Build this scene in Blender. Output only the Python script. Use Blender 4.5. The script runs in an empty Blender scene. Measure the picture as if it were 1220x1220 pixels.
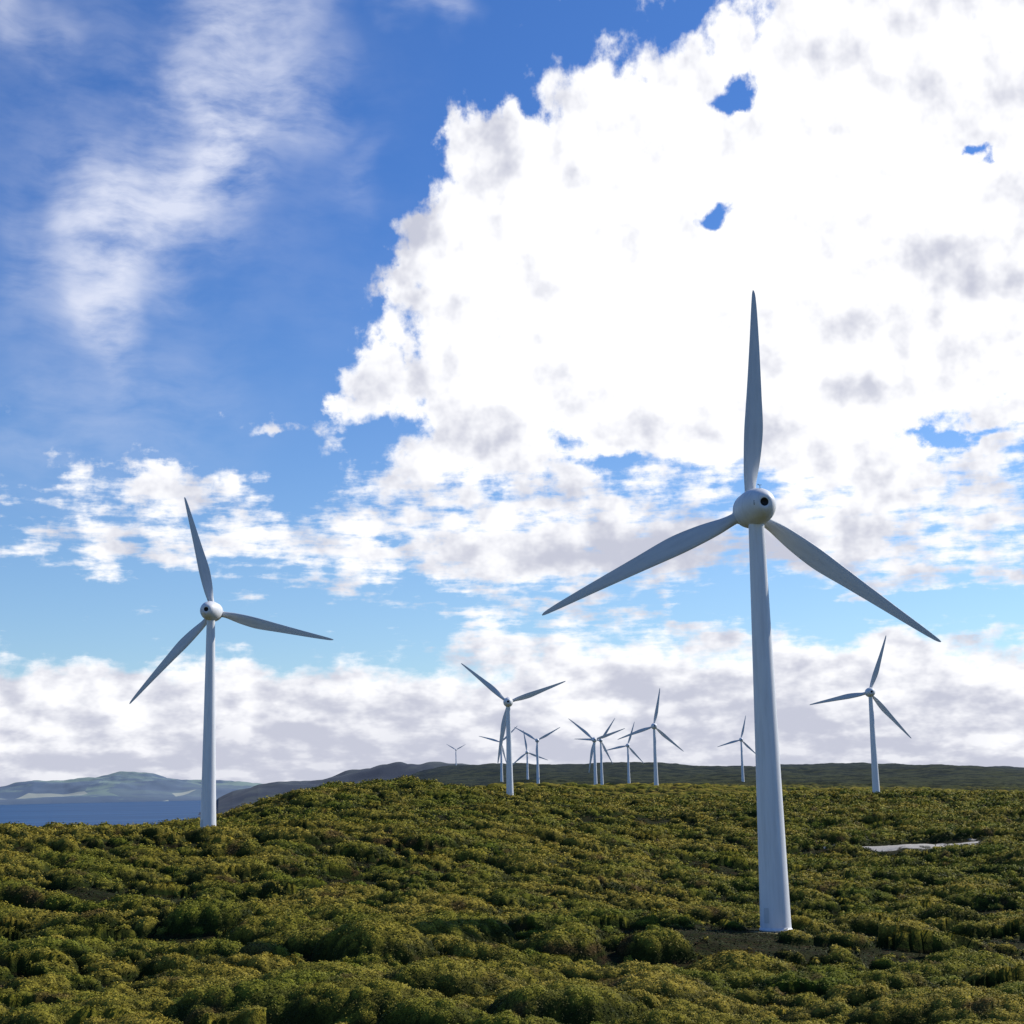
import bpy, math, numpy as np
from mathutils import Matrix, Vector, Euler
rng=np.random.default_rng(7)
CAMZ=85.0
scene=bpy.context.scene
scene.view_settings.view_transform='Standard'
scene.view_settings.look='None'
scene.view_settings.exposure=0
SUN_AZ=60.0; SUN_EL=36.0
# ------------------------------------------------------------------ helpers
def hash2(ix,iy,seed):
    h=(ix.astype(np.int64)*374761393+iy.astype(np.int64)*668265263+seed*1442695041)&0xFFFFFFFF
    h=((h^(h>>13))*1274126177)&0xFFFFFFFF
    h=h^(h>>16)
    return (h&0xFFFFFF)/float(0xFFFFFF)
def vnoise(x,y,seed=0):
    ix=np.floor(x);iy=np.floor(y);fx=x-ix;fy=y-iy
    ix=ix.astype(np.int64);iy=iy.astype(np.int64)
    fx=fx*fx*(3-2*fx);fy=fy*fy*(3-2*fy)
    a=hash2(ix,iy,seed);b=hash2(ix+1,iy,seed);c=hash2(ix,iy+1,seed);d=hash2(ix+1,iy+1,seed)
    return (a*(1-fx)+b*fx)*(1-fy)+(c*(1-fx)+d*fx)*fy
def fbm(x,y,o=4,seed=0):
    s=0;a=.5;t=0
    for i in range(o):
        s=s+a*vnoise(x,y,seed+i*17);t+=a;a*=.5;x=x*2.03+5.3;y=y*2.03+1.7
    return s/t
def mesh_obj(name,verts,faces,mat=None,smooth=True,parent=None,link=True):
    me=bpy.data.meshes.new(name)
    me.from_pydata([tuple(v) for v in verts],[],[tuple(f) for f in faces])
    me.update()
    if smooth: me.polygons.foreach_set('use_smooth',[True]*len(me.polygons))
    ob=bpy.data.objects.new(name,me)
    if mat: me.materials.append(mat)
    if link: scene.collection.objects.link(ob)
    if parent: ob.parent=parent
    return ob
def quad_mesh(name,V,F,mat,smooth=True):
    me=bpy.data.meshes.new(name)
    nv=len(V);nf=len(F)
    me.vertices.add(nv);me.vertices.foreach_set('co',np.asarray(V,dtype=np.float32).ravel())
    me.loops.add(nf*4);me.loops.foreach_set('vertex_index',np.asarray(F,dtype=np.int32).ravel())
    me.polygons.add(nf);me.polygons.foreach_set('loop_start',np.arange(0,nf*4,4,dtype=np.int32))
    me.polygons.foreach_set('use_smooth',np.full(nf,smooth,dtype=bool))
    me.update(calc_edges=True)
    me.materials.append(mat)
    return me
class NT:
    def __init__(s,tree): s.t=tree;s.n=tree.nodes;s.l=tree.links
    def node(s,typ,**kw):
        n=s.n.new(typ)
        for k,v in kw.items(): setattr(n,k,v)
        return n
    def put(s,sock,v):
        if isinstance(v,bpy.types.NodeSocket): s.l.new(v,sock)
        elif v is not None: sock.default_value=v
    def m(s,op,a,b=None,c=None,clamp=False):
        n=s.node('ShaderNodeMath',operation=op,use_clamp=clamp)
        s.put(n.inputs[0],a);s.put(n.inputs[1],b);s.put(n.inputs[2],c)
        return n.outputs[0]
    def vm(s,op,a,b=None,out=0):
        n=s.node('ShaderNodeVectorMath',operation=op)
        s.put(n.inputs[0],a);s.put(n.inputs[1],b)
        return n.outputs['Value'] if op in('LENGTH','DOT_PRODUCT','DISTANCE') else n.outputs[0]
    def noise(s,vec,scale,detail=4,rough=.5,dist=0,dim='3D'):
        n=s.node('ShaderNodeTexNoise',noise_dimensions=dim)
        s.put(n.inputs['Vector'],vec);n.inputs['Scale'].default_value=scale
        n.inputs['Detail'].default_value=detail;n.inputs['Roughness'].default_value=rough
        n.inputs['Distortion'].default_value=dist
        return n.outputs[0]
    def ncol(s,vec,scale,detail=4,rough=.5,dim='3D'):
        n=s.node('ShaderNodeTexNoise',noise_dimensions=dim)
        s.put(n.inputs['Vector'],vec);n.inputs['Scale'].default_value=scale
        n.inputs['Detail'].default_value=detail;n.inputs['Roughness'].default_value=rough
        return n.outputs[1]
    def mr(s,v,a,b,c=0,d=1,smooth=True):
        n=s.node('ShaderNodeMapRange',interpolation_type='SMOOTHSTEP' if smooth else 'LINEAR')
        s.put(n.inputs[0],v)
        for i,x in enumerate((a,b,c,d)): n.inputs[i+1].default_value=x
        return n.outputs[0]
    def mapping(s,vec,loc=(0,0,0),rot=(0,0,0),scale=(1,1,1),typ='POINT'):
        n=s.node('ShaderNodeMapping',vector_type=typ)
        s.put(n.inputs[0],vec);n.inputs[1].default_value=loc;n.inputs[2].default_value=rot;n.inputs[3].default_value=scale
        return n.outputs[0]
    def mix(s,f,a,b,typ='MIX'):
        n=s.node('ShaderNodeMix',data_type='RGBA',blend_type=typ)
        s.put(n.inputs[0],f)
        s.put(n.inputs[6],a if isinstance(a,bpy.types.NodeSocket) else (*a,1))
        s.put(n.inputs[7],b if isinstance(b,bpy.types.NodeSocket) else (*b,1))
        return n.outputs[2]
    def xyz(s,x,y,z=0.0):
        n=s.node('ShaderNodeCombineXYZ');s.put(n.inputs[0],x);s.put(n.inputs[1],y);s.put(n.inputs[2],z);return n.outputs[0]
    def sep(s,v):
        n=s.node('ShaderNodeSeparateXYZ');s.put(n.inputs[0],v);return n.outputs
    def blobs(s,P,L):
        acc=None
        for (a,e,rx,ry,w,*r) in L:
            rot=math.radians(r[0]) if r else 0
            q=s.mapping(P,loc=(a,e,0),rot=(0,0,rot),scale=(rx/.66,ry/.66,1),typ='TEXTURE')
            v=s.mr(s.vm('LENGTH',q),1,0,0,1)
            acc=s.m('MULTIPLY_ADD',v,w,acc if acc is not None else 0.0)
        return acc
def new_mat(name):
    m=bpy.data.materials.new(name);m.use_nodes=True
    t=NT(m.node_tree);b=m.node_tree.nodes['Principled BSDF']
    return m,t,b
# ------------------------------------------------------------------ sky
world=bpy.data.worlds.new("World");scene.world=world;world.use_nodes=True
try: world.cycles.sampling_method='MANUAL';world.cycles.sample_map_resolution=256
except Exception as ex: print(ex)
wt=world.node_tree
for n in list(wt.nodes): wt.nodes.remove(n)
W=NT(wt)
tc=W.node('ShaderNodeTexCoord')
d=W.sep(tc.outputs['Generated'])
az=W.m('MULTIPLY',W.m('ARCTAN2',d[0],d[1]),57.2958)
ele=W.m('MULTIPLY',W.m('ARCSINE',d[2]),57.2958)
P=W.xyz(az,ele,0.0)
el=W.m('MAXIMUM',ele,0.0)
f=W.m('ADD',W.m('MULTIPLY',W.m('LOGARITHM',W.m('ADD',el,3.0),math.e),8.0),W.m('MULTIPLY',el,.6))
Q=W.xyz(az,f,0.0)
w1=W.vm('MULTIPLY',W.vm('SUBTRACT',W.ncol(Q,.22,3,.55,'2D'),(.5,.5,.5)),(4.2,2.6,0))
w2=W.vm('MULTIPLY',W.vm('SUBTRACT',W.ncol(Q,1.1,4,.6,'2D'),(.5,.5,.5)),(1.2,.8,0))
Pw=W.vm('ADD',W.vm('ADD',P,w1),w2)
CUM=[(15.2,22.8,10.5,8.5,1.3),(3.4,21.1,5.9,4.0,1.15),(.9,16.8,6.2,4.4,1.15),(12.1,16,11,5.0,1.2),(-1.5,14.1,4.6,2.0,.8),
 (-3.4,18.6,2.4,3.0,.55),(-.3,23.4,1.9,1.5,.7),(-1.9,11.5,5.2,1.2,.75),(-13.6,11.1,5.6,1.0,.85),(-9,13.1,1.9,.45,.6),(-6.4,14,.7,.5,.6),
 (-8.7,8.8,12,1.6,.80),(3,8.6,8,2.2,.95),(14.6,9.2,6.3,2.6,.95),(8,12,5,1.5,.5),(0,1.6,70,3.1,1.7),(14.6,3.8,8,1.5,.4),(-13,3.9,8,1.1,.3),(3,5.4,7,1.3,.6),
 (7.3,20.3,1.7,1.0,-1.35),(8.8,24.4,1.3,.7,-.72),(17.8,21.3,1.0,.6,-1.2),(0,14.2,1.9,.3,-.5),(4.3,11.9,1.5,.5,-.55),
 (16.7,12.0,2.2,.3,-.55),(-4.3,8.9,2,.25,-.4),(11.5,6.2,7,.5,-.6),(-15.8,6.9,4.5,.5,-.45),(-13,21,8,8,-.5),(-6,25,5,5,-.4)]
base=W.blobs(Pw,CUM)
n1=W.noise(Q,.42,7,.58,dim='2D')
def puff(vec,det):
    v=W.node('ShaderNodeTexVoronoi',feature='F1',voronoi_dimensions='2D',normalize=True);W.put(v.inputs['Vector'],vec)
    v.inputs['Scale'].default_value=.75;v.inputs['Detail'].default_value=det;v.inputs['Roughness'].default_value=.5
    return v.outputs['Distance']
Qw=W.vm('ADD',Q,w2)
vd=puff(Qw,2.6)
swin=W.m('MULTIPLY',W.mr(ele,14,9),W.mr(ele,3.2,6.5))
streak=W.m('MULTIPLY',W.m('MULTIPLY',W.m('SUBTRACT',W.noise(W.mapping(Q,rot=(0,0,.12),scale=(.6,2.2,1)),.9,5,.58,dim='2D'),.5),1.5),swin)
nn=W.m('ADD',W.m('MULTIPLY',W.m('SUBTRACT',n1,.5),1.8),W.m('MULTIPLY',W.m('SUBTRACT',.42,vd),.5))
D0=W.m('ADD',W.m('ADD',W.m('ADD',base,nn),streak),-.36)
softw=W.mr(ele,13,9,.34,.60)
alpha=W.node('ShaderNodeMapRange',interpolation_type='SMOOTHSTEP')
W.put(alpha.inputs[0],D0);alpha.inputs[1].default_value=-.05;W.put(alpha.inputs[2],softw);alpha=alpha.outputs[0]
off=(.6,.9,0)
def low(v,vq): return W.m('ADD',W.m('MULTIPLY',W.noise(v,.40,4,.55,dim='2D'),2.0),W.m('MULTIPLY',puff(vq,1.5),-.28))
rel=W.m('SUBTRACT',low(Q,Qw),low(W.vm('ADD',Q,off),W.vm('ADD',Qw,off)))
lit=W.m('MULTIPLY_ADD',rel,1.0,.66,clamp=True)
thin=W.mr(D0,.0,.5,.22,0)
glow=W.blobs(P,[(10,19,13,8.5,.50),(2,18,6,5,.18)])
Pg=W.vm('ADD',P,W.vm('MULTIPLY',W.vm('SUBTRACT',W.ncol(P,.30,4.0,.55,'2D'),(.5,.5,.5)),(6,4,0)))
GR=W.blobs(Pg,[(-.3,23.0,2.4,1.5,.65),(-4.6,19.4,2.0,2.8,.75),(16.3,17.9,5,2.2,.45),(12,15.2,4,1.9,.30),(4.0,8.2,5,1.7,.5),(7,9,3,1.2,.3),(14,8.3,4,1.2,.35),(0,.2,70,2.2,.55),(-8,2.2,8,1.4,.25),(8,2.5,10,1.2,.25),(16,26,5,2.0,.25),(-2,12.8,3,.8,.3)])
b=W.m('SUBTRACT',W.m('ADD',W.m('ADD',W.m('MULTIPLY',lit,.95),glow),thin),GR)
b=W.m('ADD',b,W.m('MULTIPLY',W.m('SUBTRACT',W.noise(P,.3,3,.5,dim='2D'),.5),.35))
b=W.mr(b,-.10,1.0)
ccol=W.mix(b,(.58,.60,.71),(1.08,1.08,1.10))
# cirrus veil
wc=W.vm('SUBTRACT',W.ncol(P,.25,3,.5,'2D'),(.5,.5,.5))
Pc=W.vm('ADD',P,W.vm('MULTIPLY',wc,(5,5,0)))
ci=W.blobs(Pc,[(-10,26,3.2,4.6,.75,-20),(-12.5,21.3,4.6,2.6,.80,35),(-16,18.8,2.8,2.6,.6,30),(-14.5,16.5,1.2,2.2,.55),(-18.5,26.5,1.5,1.5,.5),(-2.8,28,1.6,1.0,.6),(-5.5,22,1,2,.2),(-15,13.5,6,3,.3),(-13,23,8,7,.28)])
cs=W.noise(W.mapping(W.vm('ADD',P,W.vm('MULTIPLY',wc,(1.2,1.2,0))),rot=(0,0,math.radians(-55)),scale=(.36,1.1,1)),.6,8,.60,dim='2D')
cs2=W.noise(P,.35,4,.5,dim='2D')
ca=W.m('MULTIPLY',ci,W.mr(W.m('ADD',W.m('MULTIPLY',cs,.62),W.m('MULTIPLY',cs2,.38)),.26,.72),clamp=True)
ca=W.m('MULTIPLY',ca,.88)
# clear air: physical sky
sky=W.node('ShaderNodeTexSky',sky_type='NISHITA');sky.sun_disc=False
sky.sun_elevation=math.radians(SUN_EL);sky.sun_rotation=math.radians(SUN_AZ)
sky.air_density=1.0;sky.dust_density=.2;sky.ozone_density=3.0;sky.altitude=100
tint=W.mix(W.mr(ele,4,24),(.86,1.02,1.22),(.46,.76,1.22))
skyc=W.mix(1.0,sky.outputs[0],tint,'MULTIPLY')
bg1=W.node('ShaderNodeBackground');W.put(bg1.inputs[0],skyc);bg1.inputs[1].default_value=.108
bgc=W.node('ShaderNodeBackground');bgc.inputs[0].default_value=(.80,.84,.98,1);bgc.inputs[1].default_value=1
bg2=W.node('ShaderNodeBackground');W.put(bg2.inputs[0],ccol);bg2.inputs[1].default_value=1
mx0=W.node('ShaderNodeMixShader');W.put(mx0.inputs[0],ca);W.l.new(bg1.outputs[0],mx0.inputs[1]);W.l.new(bgc.outputs[0],mx0.inputs[2])
mx=W.node('ShaderNodeMixShader');W.put(mx.inputs[0],alpha);W.l.new(mx0.outputs[0],mx.inputs[1]);W.l.new(bg2.outputs[0],mx.inputs[2])
out=W.node('ShaderNodeOutputWorld');W.l.new(mx.outputs[0],out.inputs[0])
# ------------------------------------------------------------------ sun
sd=bpy.data.lights.new('sun','SUN');sd.energy=5.0;sd.angle=math.radians(.5);sd.color=(1,.95,.84)
so=bpy.data.objects.new('sun',sd);scene.collection.objects.link(so)
a,e=math.radians(SUN_AZ),math.radians(SUN_EL)
sv=Vector((math.sin(a)*math.cos(e),math.cos(a)*math.cos(e),math.sin(e)))
so.rotation_euler=sv.to_track_quat('Z','Y').to_euler();so.location=(100,0,300)
# ------------------------------------------------------------------ terrain height
CP=[]
for A in(-30,-15,0,15,30): CP+=[(A,60,-14),(A,110,-16.5),(A,170,-19.5)]
CP+=[(-20,250,-19),(-8,250,-20),(0,250,-21),(9,240,-23.0),(20,250,-23),(32,250,-23),(8.5,205,-22.4),
(-20,350,-14.5),(-10,350,-15.5),(0,350,-19),(10,350,-24),(20,350,-24.5),
(-20,480,-9.8),(-15,480,-10.6),(-11,461,-11),(0,480,-16),(10,480,-23),(20,480,-21),
(-20,700,-28),(-15,700,-26),(-11.5,650,-14),(-9.6,700,-7.5),(-7,800,-4.5),(-4,900,1),(-1.5,1100,-3),(0,930,-11),
(1,1300,0),(4.9,1500,-3.5),(7,1500,-6),(10,1600,-10),(12.6,955,-10.5),(18.5,1000,-14),(25,1000,-16),(6,950,-13),(18,1600,-19),
(8,2350,-3),(4,2350,-4),(1,2200,-3),(-1,2500,3),(2,3000,-5),(12,3000,-8),(20,3000,-12),
(-2,5100,62),(2,5000,58),(6,5000,52),(11,5000,50),(19,5000,14),(30,5000,-5),(-4,5000,40),(-6,3000,-90),(-4,1500,-22),(-4,2500,-50),
(-9,1300,-60),(-9,1800,-100),(-12,900,-45),(-12,1300,-100),(-18,900,-60),(-18,1300,-100),(-30,500,-30),(-30,900,-100),
(-10,4000,-100),(-20,3000,-100),(-30,3000,-100),(-8,5000,-100),(-2,7000,20),(10,7000,10),(25,7000,-10),(-10,7000,-110),(-30,7000,-110)]
CP=np.array(CP,float)
def emb(A,dd): return np.stack([A/8.0,3*np.log(dd)],-1)
E=emb(CP[:,0],CP[:,1])
def ker(a,b):
    return np.sqrt((a[:,0:1]-b[None,:,0])**2+(a[:,1:2]-b[None,:,1])**2+.35**2)
NCP=len(E)
M=np.zeros((NCP+1,NCP+1));M[:NCP,:NCP]=ker(E,E);M[:NCP,NCP]=1;M[NCP,:NCP]=1
sol=np.linalg.solve(M,np.append(CP[:,2],0))
def domes(x,y,specs,dens,cover):
    H=np.zeros_like(x);GX=np.zeros_like(x);GY=np.zeros_like(x);ID=np.zeros_like(x);RL=np.zeros_like(x)
    for (cx,cy,r0,r1,asp,h0,h1,pres,seed) in specs:
        ix=np.floor(x/cx).astype(np.int64);iy=np.floor(y/cy).astype(np.int64)
        for dx in(-1,0,1):
            for dy in(-1,0,1):
                jx=ix+dx;jy=iy+dy
                px=(jx+hash2(jx,jy,seed))*cx;py=(jy+hash2(jx,jy,seed+1))*cy
                q1=hash2(jx,jy,seed+2);q2=hash2(jx,jy,seed+3);q3=hash2(jx,jy,seed+4)
                rx=r0+(r1-r0)*q1*q1;ry=rx*asp*(.8+.4*q2);rx=np.minimum(rx,cx*1.0);ry=np.minimum(ry,cy*1.0)
                hh=(h0+(h1-h0)*q1)*(.7+.6*q2)
                ux=(x-px)+(y-py)*.25*(q2-.5);uy=y-py
                q=(ux/rx)**2+(uy/ry)**2
                ok=(q<1)&(q3<pres*dens)
                s=np.clip(1-q,0,1)**.62
                h=np.where(ok,hh*s,0)
                w=h>H
                H=np.where(w,h,H)
                gs=hh*1.24/np.maximum(s,.3)
                GX=np.where(w,-gs*ux/rx**2,GX);GY=np.where(w,-gs*uy/ry**2,GY)
                ID=np.where(w,q3/pres*.6+q2*.4,ID);RL=np.where(w,s,RL)
    return H,GX,GY,ID,RL
def height(x,y):
    dd=np.maximum(np.hypot(x,y),1.0);A=np.degrees(np.arctan2(x,y))
    z=np.empty_like(dd)
    Ac=np.clip(A,-36,36);dc=np.clip(dd,60,7000)
    for i in range(0,len(dd),50000):
        s=slice(i,i+50000)
        z[s]=ker(emb(Ac[s],dc[s]),E)@sol[:NCP]+sol[NCP]
    z=np.clip(z,-110,90)
    k=np.clip((np.abs(A)-40)/45,0,1);k=k*k*(3-2*k)
    z=z*(1-k)+(-16)*k
    amp=np.clip(dd/200,.4,1.0)
    z=z+amp*((fbm(x/80,y/60,3,3)-.5)*7.0+(fbm(x/26,y/16,3,9)-.5)*4.5)-1.7*np.clip((1700-dd)/400,0,1)
    far=np.clip((dd-2500)/1500,0,1)
    z=z+far*(fbm(x/380,y/800,5,21)-.5)*52
    return z+CAMZ
# canopy of the heath: overlapping rounded shrub domes on broader thickets
TBASE=[(38.0,239,4.2),(-89.9,460,3.8)]
def canopy(x,y):
    wx=x+1.4*(vnoise(x/3.1,y/3.1,41)-.5)*2;wy=y+1.0*(vnoise(x/2.7,y/2.7,42)-.5)*2
    dn=fbm(x/30,y/14,3,77)
    dens=np.clip((dn-.33)/.10,.12,1)
    H,GX,GY,ID,RL=domes(wx,wy,[(11.5,6.8,4.0,10.0,.56,1.5,3.5,.80,500),(4.6,3.4,1.6,3.6,.7,.8,1.7,.48,900),(2.0,1.7,.7,1.4,.85,.3,.7,.34,1300)],dens,1)
    h2,g2x,g2y,_,r2=domes(x,y,[(1.7,1.4,.7,1.3,.9,.25,.5,.95,1700)],1.0,1)
    k=np.clip(H/.6,0,1);H=H+h2*k*.85;GX=GX+g2x*k*.7;GY=GY+g2y*k*.7;RL=RL*.7+.3*r2*(H>.2)
    m=np.ones_like(x)
    for(tx,ty,r) in TBASE: m*=np.clip((np.hypot(x-tx,(y-ty)*np.where(y<ty,.62,1))-r)/1.5,0,1)
    q=np.hypot((x-128)/25,(y-512)/26);m*=np.clip((q-.85)/.25,0,1)
    dd=np.hypot(x,y);m*=np.clip((3200-dd)/1500,0,1)
    return H*m,GX*m,GY*m,ID,RL*m
# ------------------------------------------------------------------ ground sheet
azs=np.concatenate([np.linspace(-180,-34,50)[:-1],np.linspace(-34,-24,70)[:-1],np.linspace(-24,24,800),np.linspace(24,34,70)[1:],np.linspace(34,180,50)[1:]])
ds=np.concatenate([[0.5,15,30,45],np.geomspace(58,1600,1550)[:-1],np.geomspace(1600,7000,260)])
AZ,DS=np.meshgrid(np.radians(azs),ds)
X=(np.sin(AZ)*DS).ravel();Y=(np.cos(AZ)*DS).ravel();Z=height(X,Y)
Hc,gx,gy,idc,rlc=canopy(X,Y)
Z=Z+Hc
nc=len(azs);nr=len(ds)
i,j=np.meshgrid(np.arange(nr-1),np.arange(nc-1),indexing='ij')
F=np.stack([i*nc+j,i*nc+j+1,(i+1)*nc+j+1,(i+1)*nc+j],-1).reshape(-1,4)
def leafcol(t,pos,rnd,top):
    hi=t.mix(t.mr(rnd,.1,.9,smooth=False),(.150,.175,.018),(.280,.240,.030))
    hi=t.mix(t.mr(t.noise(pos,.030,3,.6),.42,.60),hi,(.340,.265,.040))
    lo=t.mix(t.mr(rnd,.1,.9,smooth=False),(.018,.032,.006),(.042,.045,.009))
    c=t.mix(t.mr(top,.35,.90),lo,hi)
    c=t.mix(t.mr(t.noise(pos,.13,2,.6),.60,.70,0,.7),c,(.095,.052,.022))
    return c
gm,t,bs=new_mat('heath_ground')
geo=t.node('ShaderNodeNewGeometry');pos=geo.outputs['Position']
dist=t.vm('LENGTH',t.vm('MULTIPLY',pos,(1,1,0)))
at=t.node('ShaderNodeAttribute',attribute_name='canopy').outputs['Fac']
ai=t.node('ShaderNodeAttribute',attribute_name='tint').outputs['Fac']
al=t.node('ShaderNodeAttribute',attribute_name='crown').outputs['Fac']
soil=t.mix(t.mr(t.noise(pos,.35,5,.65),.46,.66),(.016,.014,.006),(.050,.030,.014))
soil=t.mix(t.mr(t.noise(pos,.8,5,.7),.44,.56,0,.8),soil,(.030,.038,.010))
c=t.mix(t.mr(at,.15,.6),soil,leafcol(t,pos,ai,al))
c=t.mix(t.mr(t.noise(pos,3.0,4,.7),.38,.60,0,.6),c,(.012,.014,.005))
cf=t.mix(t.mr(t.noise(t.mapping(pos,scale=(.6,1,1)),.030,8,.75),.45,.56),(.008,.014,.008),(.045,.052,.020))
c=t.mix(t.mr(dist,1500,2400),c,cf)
def patch(c,cx,cy,rx,ry,rot,col):
    q=t.mapping(t.vm('MULTIPLY',pos,(1,1,0)),loc=(cx,cy,0),rot=(0,0,rot),scale=(rx,ry,1),typ='TEXTURE')
    k=t.m('ADD',t.vm('LENGTH',q),t.m('MULTIPLY',t.m('SUBTRACT',t.noise(pos,.16,6,.65),.5),2.4))
    return t.mix(t.mr(k,1.0,.8),c,col)
c=patch(c,128,516,25,15,-.15,(.50,.46,.40))
c=patch(c,38.1,238,4.5,4.5,0,(.22,.19,.10))
c=t.mix(t.mr(dist,2300,7000,0,.6),c,(.040,.060,.092))  # aerial haze painted in: ground colour turns bluish with distance
t.put(bs.inputs['Base Color'],c);bs.inputs['Roughness'].default_value=1;bs.inputs['Specular IOR Level'].default_value=.05
bm=t.node('ShaderNodeBump');bm.inputs['Strength'].default_value=.8;bm.inputs['Distance'].default_value=.4
t.put(bm.inputs['Height'],t.noise(pos,1.6,4,.7));t.put(bs.inputs['Normal'],bm.outputs[0])
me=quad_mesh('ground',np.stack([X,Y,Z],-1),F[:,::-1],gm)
def fattr(me,nm,val,dom='POINT'):
    q=me.attributes.new(nm,'FLOAT',dom);q.data.foreach_set('value',val.astype(np.float32))
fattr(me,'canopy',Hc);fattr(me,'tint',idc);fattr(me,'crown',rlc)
ground=bpy.data.objects.new('ground',me);scene.collection.objects.link(ground)
# ------------------------------------------------------------------ foliage of the heath: small leafy sprigs over every dome
lm,t,bs=new_mat('heath_leaves')
pos=t.node('ShaderNodeNewGeometry').outputs['Position']
ai=t.node('ShaderNodeAttribute',attribute_name='tint').outputs['Fac']
ar=t.node('ShaderNodeAttribute',attribute_name='sprig').outputs['Fac']
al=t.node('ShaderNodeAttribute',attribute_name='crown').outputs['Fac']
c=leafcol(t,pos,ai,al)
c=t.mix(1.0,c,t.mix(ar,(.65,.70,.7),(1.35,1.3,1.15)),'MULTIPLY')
t.put(bs.inputs['Base Color'],c);bs.inputs['Roughness'].default_value=.7;bs.inputs['Specular IOR Level'].default_value=.1
NL=1600000
dd=np.exp(rng.uniform(math.log(72),math.log(1100),NL));A=np.radians(rng.uniform(-22.5,22.5,NL))
x=np.sin(A)*dd;y=np.cos(A)*dd
h,gx,gy,idl,rl=canopy(x,y)
keep=(h>.3)|(rng.random(NL)<.22*(np.hypot((x-128)/25,(y-512)/26)>1)*(np.hypot(x-38,y-239)>3.5))
x,y,h,gx,gy,idl,rl,dd=[q[keep] for q in(x,y,h,gx,gy,idl,rl,dd)]
z=height(x,y)+h
n=len(x);print('LEAVES',n)
nrm=np.stack([-gx,-gy,np.ones(n)],-1);nrm/=np.linalg.norm(nrm,axis=1,keepdims=True)
up=nrm+rng.normal(0,.30,(n,3));up/=np.linalg.norm(up,axis=1,keepdims=True)
sd_=np.cross(up,rng.normal(0,1,(n,3)));sd_/=np.linalg.norm(sd_,axis=1,keepdims=True)
fw=np.cross(sd_,up)
sz=np.maximum(.00075*dd,.085)*rng.uniform(.6,1.4,n)
p0=np.stack([x,y,z],-1)+nrm*(sz*rng.uniform(0,1.1,n))[:,None]
a_=sd_*(sz*.5)[:,None];b_=fw*(sz*.9)[:,None];l_=up*(sz*.3)[:,None]
V=np.stack([p0-b_,p0-a_+l_,p0+b_+l_*.6,p0+a_],1).reshape(-1,3)
lmme=quad_mesh('heath_foliage',V,np.arange(n*4).reshape(-1,4),lm,False)
fattr(lmme,'tint',idl,'FACE');fattr(lmme,'sprig',rng.random(n),'FACE');fattr(lmme,'crown',rl,'FACE')
scene.collection.objects.link(bpy.data.objects.new('heath_foliage',lmme))
# ------------------------------------------------------------------ sea
sm,t,bs=new_mat('sea_water')
pos=t.node('ShaderNodeNewGeometry').outputs['Position']
t.put(bs.inputs['Base Color'],t.mix(t.mr(t.noise(t.mapping(pos,scale=(.25,1,1)),.0025,6,.6),.35,.65),(.010,.050,.135),(.028,.090,.20)))
bs.inputs['Roughness'].default_value=.45;bs.inputs['Specular IOR Level'].default_value=.12
bm=t.node('ShaderNodeBump');bm.inputs['Strength'].default_value=.6;bm.inputs['Distance'].default_value=2
t.put(bm.inputs['Height'],t.noise(pos,.03,6,.65));t.put(bs.inputs['Normal'],bm.outputs[0])
R=60000;N=64
V=[(0,0,0)]+[(R*math.cos(k*2*math.pi/N),R*math.sin(k*2*math.pi/N),0) for k in range(N)]
mesh_obj('sea',V,[(0,1+k,1+(k+1)%N) for k in range(N)],sm,False)
# ------------------------------------------------------------------ far ridges
def ridge(name,az0,az1,d0,d1,prof,nz,wl,mat,n=300,m=60,seed=5,rise=2.2):
    A=np.linspace(az0,az1,n);T=np.linspace(0,1,m)
    AA,TT=np.meshgrid(A,T);dd=d0+(d1-d0)*TT
    x=np.sin(np.radians(AA))*dd;y=np.cos(np.radians(AA))*dd
    top=np.interp(AA,[p[0] for p in prof],[p[1] for p in prof])
    nn=fbm(x/wl,y/wl,5,seed)
    s=np.clip(TT*rise,0,1)**.6*np.clip((1-TT)*3,0,1)
    z=-15+(top+15+(nn-.5)*nz)*s*(.72+.5*fbm(x/wl*2,y/wl*2,4,seed+3))
    i,j=np.meshgrid(np.arange(m-1),np.arange(n-1),indexing='ij')
    F=np.stack([i*n+j,i*n+j+1,(i+1)*n+j+1,(i+1)*n+j],-1).reshape(-1,4)[:, ::-1]
    me=quad_mesh(name,np.stack([x,y,z],-1).reshape(-1,3),F,mat)
    ob=bpy.data.objects.new(name,me);scene.collection.objects.link(ob);return ob
hm,t,bs=new_mat('headland_scrub_hazed')
pos=t.node('ShaderNodeNewGeometry').outputs['Position']
t.put(bs.inputs['Base Color'],t.mix(t.mr(t.noise(pos,.005,7,.7),.42,.58),(.018,.032,.058),(.048,.064,.074)))  # scrub tones with the blue of aerial haze put into the colour
bs.inputs['Roughness'].default_value=1
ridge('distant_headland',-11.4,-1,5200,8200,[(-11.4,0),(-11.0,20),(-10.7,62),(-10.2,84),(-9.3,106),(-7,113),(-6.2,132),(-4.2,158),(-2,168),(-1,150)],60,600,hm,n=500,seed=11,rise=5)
fm,t,bs=new_mat('distant_farmland_hazed')
pos=t.node('ShaderNodeNewGeometry').outputs['Position']
vo=t.node('ShaderNodeTexVoronoi');t.put(vo.inputs['Vector'],t.mapping(pos,scale=(1,.35,1)));vo.inputs['Scale'].default_value=.0016
vr=t.sep(vo.outputs['Color'])
c=t.mix(t.mr(t.noise(pos,.0009,7,.68),.46,.58),(.075,.12,.19),(.17,.24,.23))  # field and hill tones carry painted-in blue aerial haze
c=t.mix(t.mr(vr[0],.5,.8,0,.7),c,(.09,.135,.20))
c=t.mix(t.m('GREATER_THAN',vr[1],.9),c,(.30,.33,.30))
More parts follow.
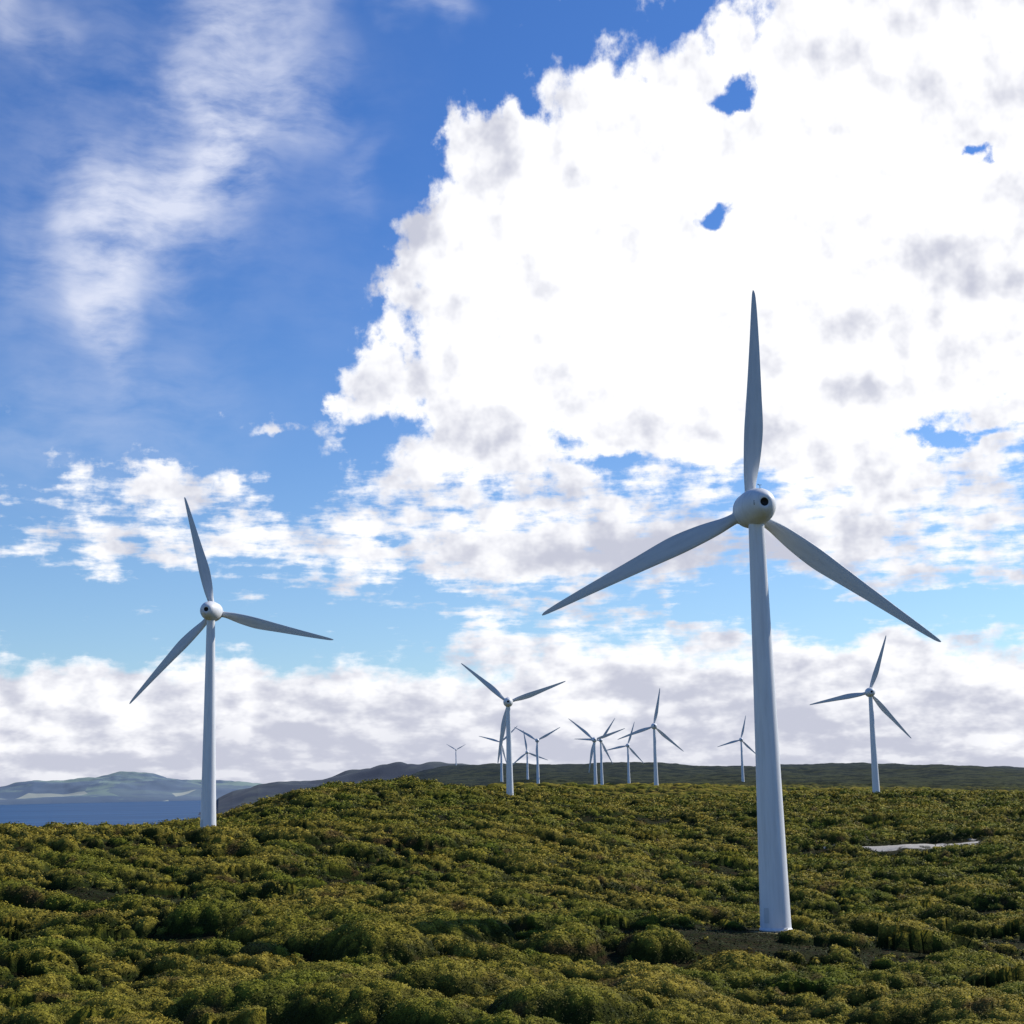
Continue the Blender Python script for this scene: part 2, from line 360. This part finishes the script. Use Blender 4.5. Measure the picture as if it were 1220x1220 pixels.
t.put(bs.inputs['Base Color'],c);bs.inputs['Roughness'].default_value=1
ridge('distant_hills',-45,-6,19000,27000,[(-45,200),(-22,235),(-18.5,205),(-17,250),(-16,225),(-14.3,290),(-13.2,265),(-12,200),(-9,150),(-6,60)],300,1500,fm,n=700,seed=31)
# ------------------------------------------------------------------ wind turbines
def paint(name,colr,rough):
    m,t,bs=new_mat(name)
    tcn=t.node('ShaderNodeTexCoord').outputs['Object']
    k=t.noise(t.mapping(tcn,scale=(1,1,.08)),1.2,6,.65)
    t.put(bs.inputs['Base Color'],t.mix(t.mr(k,.35,.75),colr,tuple(c*.84 for c in colr)))
    bs.inputs['Roughness'].default_value=rough;bs.inputs['Specular IOR Level'].default_value=.3
    return m
m_tower=paint('tower_white_paint',(.76,.77,.80),.5)
m_blade=paint('blade_grey_gelcoat',(.60,.62,.64),.5)
m_nac=paint('nacelle_white_paint',(.74,.75,.77),.5)
m_dark,_,b_=new_mat('dark_opening');b_.inputs['Base Color'].default_value=(.03,.03,.035,1);b_.inputs['Roughness'].default_value=.8
def lathe(prof,axis,S=48):
    V=[];F=[]
    for (h,r) in prof:
        for s in range(S):
            a=2*math.pi*s/S
            V.append((r*math.cos(a),r*math.sin(a),h) if axis=='z' else (r*math.cos(a),h,r*math.sin(a)))
    for k in range(len(prof)-1):
        for s in range(S):
            q=(k*S+s,k*S+(s+1)%S,(k+1)*S+(s+1)%S,(k+1)*S+s)
            F.append(q if axis=='z' else q[::-1])
    return V,F
HH=64.0
def build_meshes():
    pr=[(-14,2.36)]
    def rad(h): return 2.32-1.12*(h/62)**.92 if h>0 else 2.36
    for h in [0,.02,.25,.27]: pr.append((h,2.45 if .01<h<.26 else 2.34))
    for hh in np.linspace(.6,HH-2,46): pr.append((float(hh),rad(float(hh))))
    pr.append((HH-.5,1.18))
    V,F=lathe(pr,'z',64);tw=mesh_obj('tower',V,F,m_tower,True,link=False)
    V=[];F=[]
    for s in range(9):
        a=-math.pi*.5-.75+(s-4)*.045
        for (z,rr) in((1.2,2.33),(3.4,2.30)):
            V.append((rr*math.cos(a),rr*math.sin(a),z));
    for s in range(8): F.append((2*s,2*s+2,2*s+3,2*s+1))
    V=[(x*1.006,y*1.006,z) for x,y,z in V]
    dr=mesh_obj('door',V,F,m_blade,True,link=False)
    pr=[(-4.35,.02),(-4.35,.60),(-5.05,.64),(-5.12,.74),(-5.1,1.0),(-4.9,1.38),(-4.4,1.78),(-3.6,2.22),(-2.6,2.58),(-1.4,2.82),(-.2,2.92),(1.0,2.92),(1.9,2.88),(1.98,2.80),(1.98,2.3)]
    V,F=lathe(pr,'y');nc=mesh_obj('nacelle',V,F,m_nac,True,link=False)
    nc.data.materials.append(m_dark)
    for p in nc.data.polygons:
        if all(V[i][1]>-5.06 and math.hypot(V[i][0],V[i][2])<.7 for i in p.vertices): p.material_index=1
    pr=[(2.08,2.3),(2.08,2.80),(2.16,2.88),(3.0,2.85),(3.9,2.62),(4.8,2.12),(5.5,1.45),(5.95,.75),(6.1,.02)]
    V,F=lathe(pr,'y');sp=mesh_obj('spinner',V,F,m_nac,True,link=False)
    R0=np.array([2.3,2.9,3.6,4.5,6,8,10,12,13.5,15.5,18,21,24,27,30,32.5,34.2,34.85,35.1])
    CH=[1.75,1.75,1.8,2.05,2.5,2.90,3.14,3.26,3.20,2.95,2.60,2.24,1.90,1.56,1.22,.92,.62,.38,.12]
    LE=[.875,.875,.92,1.05,1.2,1.27,1.3,1.28,1.22,1.10,.96,.80,.66,.52,.40,.30,.20,.12,.04]
    TH=[1,1,.9,.68,.46,.34,.28,.25,.235,.22,.21,.20,.19,.18,.17,.16,.15,.15,.15]
    Rn=np.concatenate([np.linspace(2.3,33.5,72),[34,34.4,34.7,34.95,35.1]])
    def sm_(T):
        v=np.interp(Rn,R0,T);k=np.array([1,2,3,2,1])/9.
        w=np.convolve(np.pad(v,2,mode='edge'),k,'valid');w[-5:]=v[-5:];w[:2]=v[:2];return w
    CH,LE,TH=sm_(CH),sm_(LE),sm_(TH)
    BS=1.055;S=40;V=[];F=[]
    for r_,c_,l_,th_ in zip(Rn,CH,LE,TH):
        tw_=math.radians(16*(1-min(1,(r_-2)/26))**1.3+1)
        circ=max(0,min(1,(th_-.40)/.56))
        rz=2.3+(r_-2.3)*((35.1*BS-2.3)/32.8)
        for s in range(S):
            a=2*math.pi*s/S
            xc=.5-.5*math.cos(a)
            yt=5*th_*(.2969*math.sqrt(max(xc,0))-.126*xc-.3516*xc**2+.2843*xc**3-.1036*xc**4)
            yf=yt if a<=math.pi else -yt*.75
            yc=.5*math.sin(a)*th_
            px=-l_+xc*c_;py=c_*(yf*(1-circ)+yc*circ)
            x=px*math.cos(tw_)-py*math.sin(tw_);y=px*math.sin(tw_)+py*math.cos(tw_)
            V.append((x,y+.0012*r_*r_,rz))
    for k in range(len(Rn)-1):
        for s in range(S): F.append((k*S+s,k*S+(s+1)%S,(k+1)*S+(s+1)%S,(k+1)*S+s))
    F.append(tuple(range((len(Rn)-1)*S,len(Rn)*S)))
    bl=mesh_obj('blade',V,F,m_blade,True,link=False)
    V,F=lathe([(1.6,1.02),(2.62,1.02),(2.70,.95),(2.70,.7)],'z',32);co=mesh_obj('blade_collar',V,F,m_nac,True,link=False)
    V=[];F=[]
    def box(cx,cy,cz,sx,sy,sz):
        b0=len(V)
        for dx in(-1,1):
            for dy in(-1,1):
                for dz in(-1,1): V.append((cx+dx*sx/2,cy+dy*sy/2,cz+dz*sz/2))
        F.extend([(b0,b0+1,b0+3,b0+2),(b0+4,b0+6,b0+7,b0+5),(b0,b0+4,b0+5,b0+1),(b0+2,b0+3,b0+7,b0+6),(b0,b0+2,b0+6,b0+4),(b0+1,b0+5,b0+7,b0+3)])
    box(0,-3.0,2.65,.07,.07,.8);box(0,-3.0,3.0,.6,.05,.05);box(-.28,-3.0,3.08,.12,.12,.16)
    va=mesh_obj('wind_vane',V,F,m_dark,False,link=False)
    V=[];F=[]
    box(-1.30,-4.52,-.32,.40,.5,.14);box(-1.30,-4.55,-.06,.40,.5,.12);box(-1.30,-4.52,.20,.40,.5,.14);box(-1.52,-4.44,-.06,.12,.5,.66)
    vp=mesh_obj('nacelle_logo',V,F,m_dark,False,link=False)  # dark E-shaped logo mark beside the tail opening
    return dict(tower=tw,door=dr,nacelle=nc,spinner=sp,blade=bl,collar=co,vane=va,logo=vp)
B=build_meshes()
def child(src,nm,parent,loc=(0,0,0),rot=(0,0,0)):
    o=bpy.data.objects.new(nm,src.data);scene.collection.objects.link(o);o.parent=parent;o.location=loc;o.rotation_euler=rot;return o
def turbine(x,y,hubz,yaw,theta):
    e=bpy.data.objects.new('wind_turbine',None);scene.collection.objects.link(e)
    e.location=(x,y,hubz+CAMZ-HH)
    child(B['tower'],'tower',e);child(B['door'],'door',e)
    na_=bpy.data.objects.new('nacelle_assembly',None);scene.collection.objects.link(na_);na_.parent=e
    na_.location=(0,0,HH);na_.rotation_euler=(0,0,-math.radians(yaw))
    for k in('nacelle','vane','logo'): child(B[k],{'vane':'wind_vane','logo':'nacelle_logo'}.get(k,k),na_)
    ro=bpy.data.objects.new('rotor',None);scene.collection.objects.link(ro);ro.parent=na_
    ro.location=(0,0,0);ro.rotation_euler=(0,math.radians(90-(theta-1.2)),0)
    child(B['spinner'],'spinner',ro)
    for k in range(3):
        child(B['blade'],'blade_%d'%(k+1),ro,(0,3.3,0),(0,k*2*math.pi/3,0))
        child(B['collar'],'blade_root_%d'%(k+1),ro,(0,3.3,0),(0,k*2*math.pi/3,0))
TB=[(38.0,240,42.1,-7,87.0),(-89.9,461,53.1,5,107.0),(-4.7,940,49.8,0,140.5),(215.5,955,52.0,3,71.5),(131,1500,53.9,0,80),
(334,2350,61.8,0,77),(165,2350,56.7,-2,73),(86,1750,49.2,0,140.5),(117,2200,61,4,57),(28,2170,61.8,0,150),(16.6,2600,55,0,100),
(-25,2500,69.7,0,45),(-201,5200,123,0,30)]
for tb in TB: turbine(*tb)
xs=np.array([q[0] for q in TB],float);ys=np.array([q[1] for q in TB],float)
print('base gap',np.round(np.array([q[2] for q in TB])+CAMZ-HH-height(xs,ys),1))
# ------------------------------------------------------------------ camera
cd=bpy.data.cameras.new('camera');cd.lens=54.9;cd.sensor_width=36;cd.clip_start=.5;cd.clip_end=150000
co=bpy.data.objects.new('camera',cd);scene.collection.objects.link(co)
Mx=Matrix.Rotation(math.radians(90+9.97),4,'X')@Matrix.Rotation(math.radians(-1.2),4,'Z')
co.matrix_world=Matrix.Translation((0,0,CAMZ))@Mx
scene.camera=co
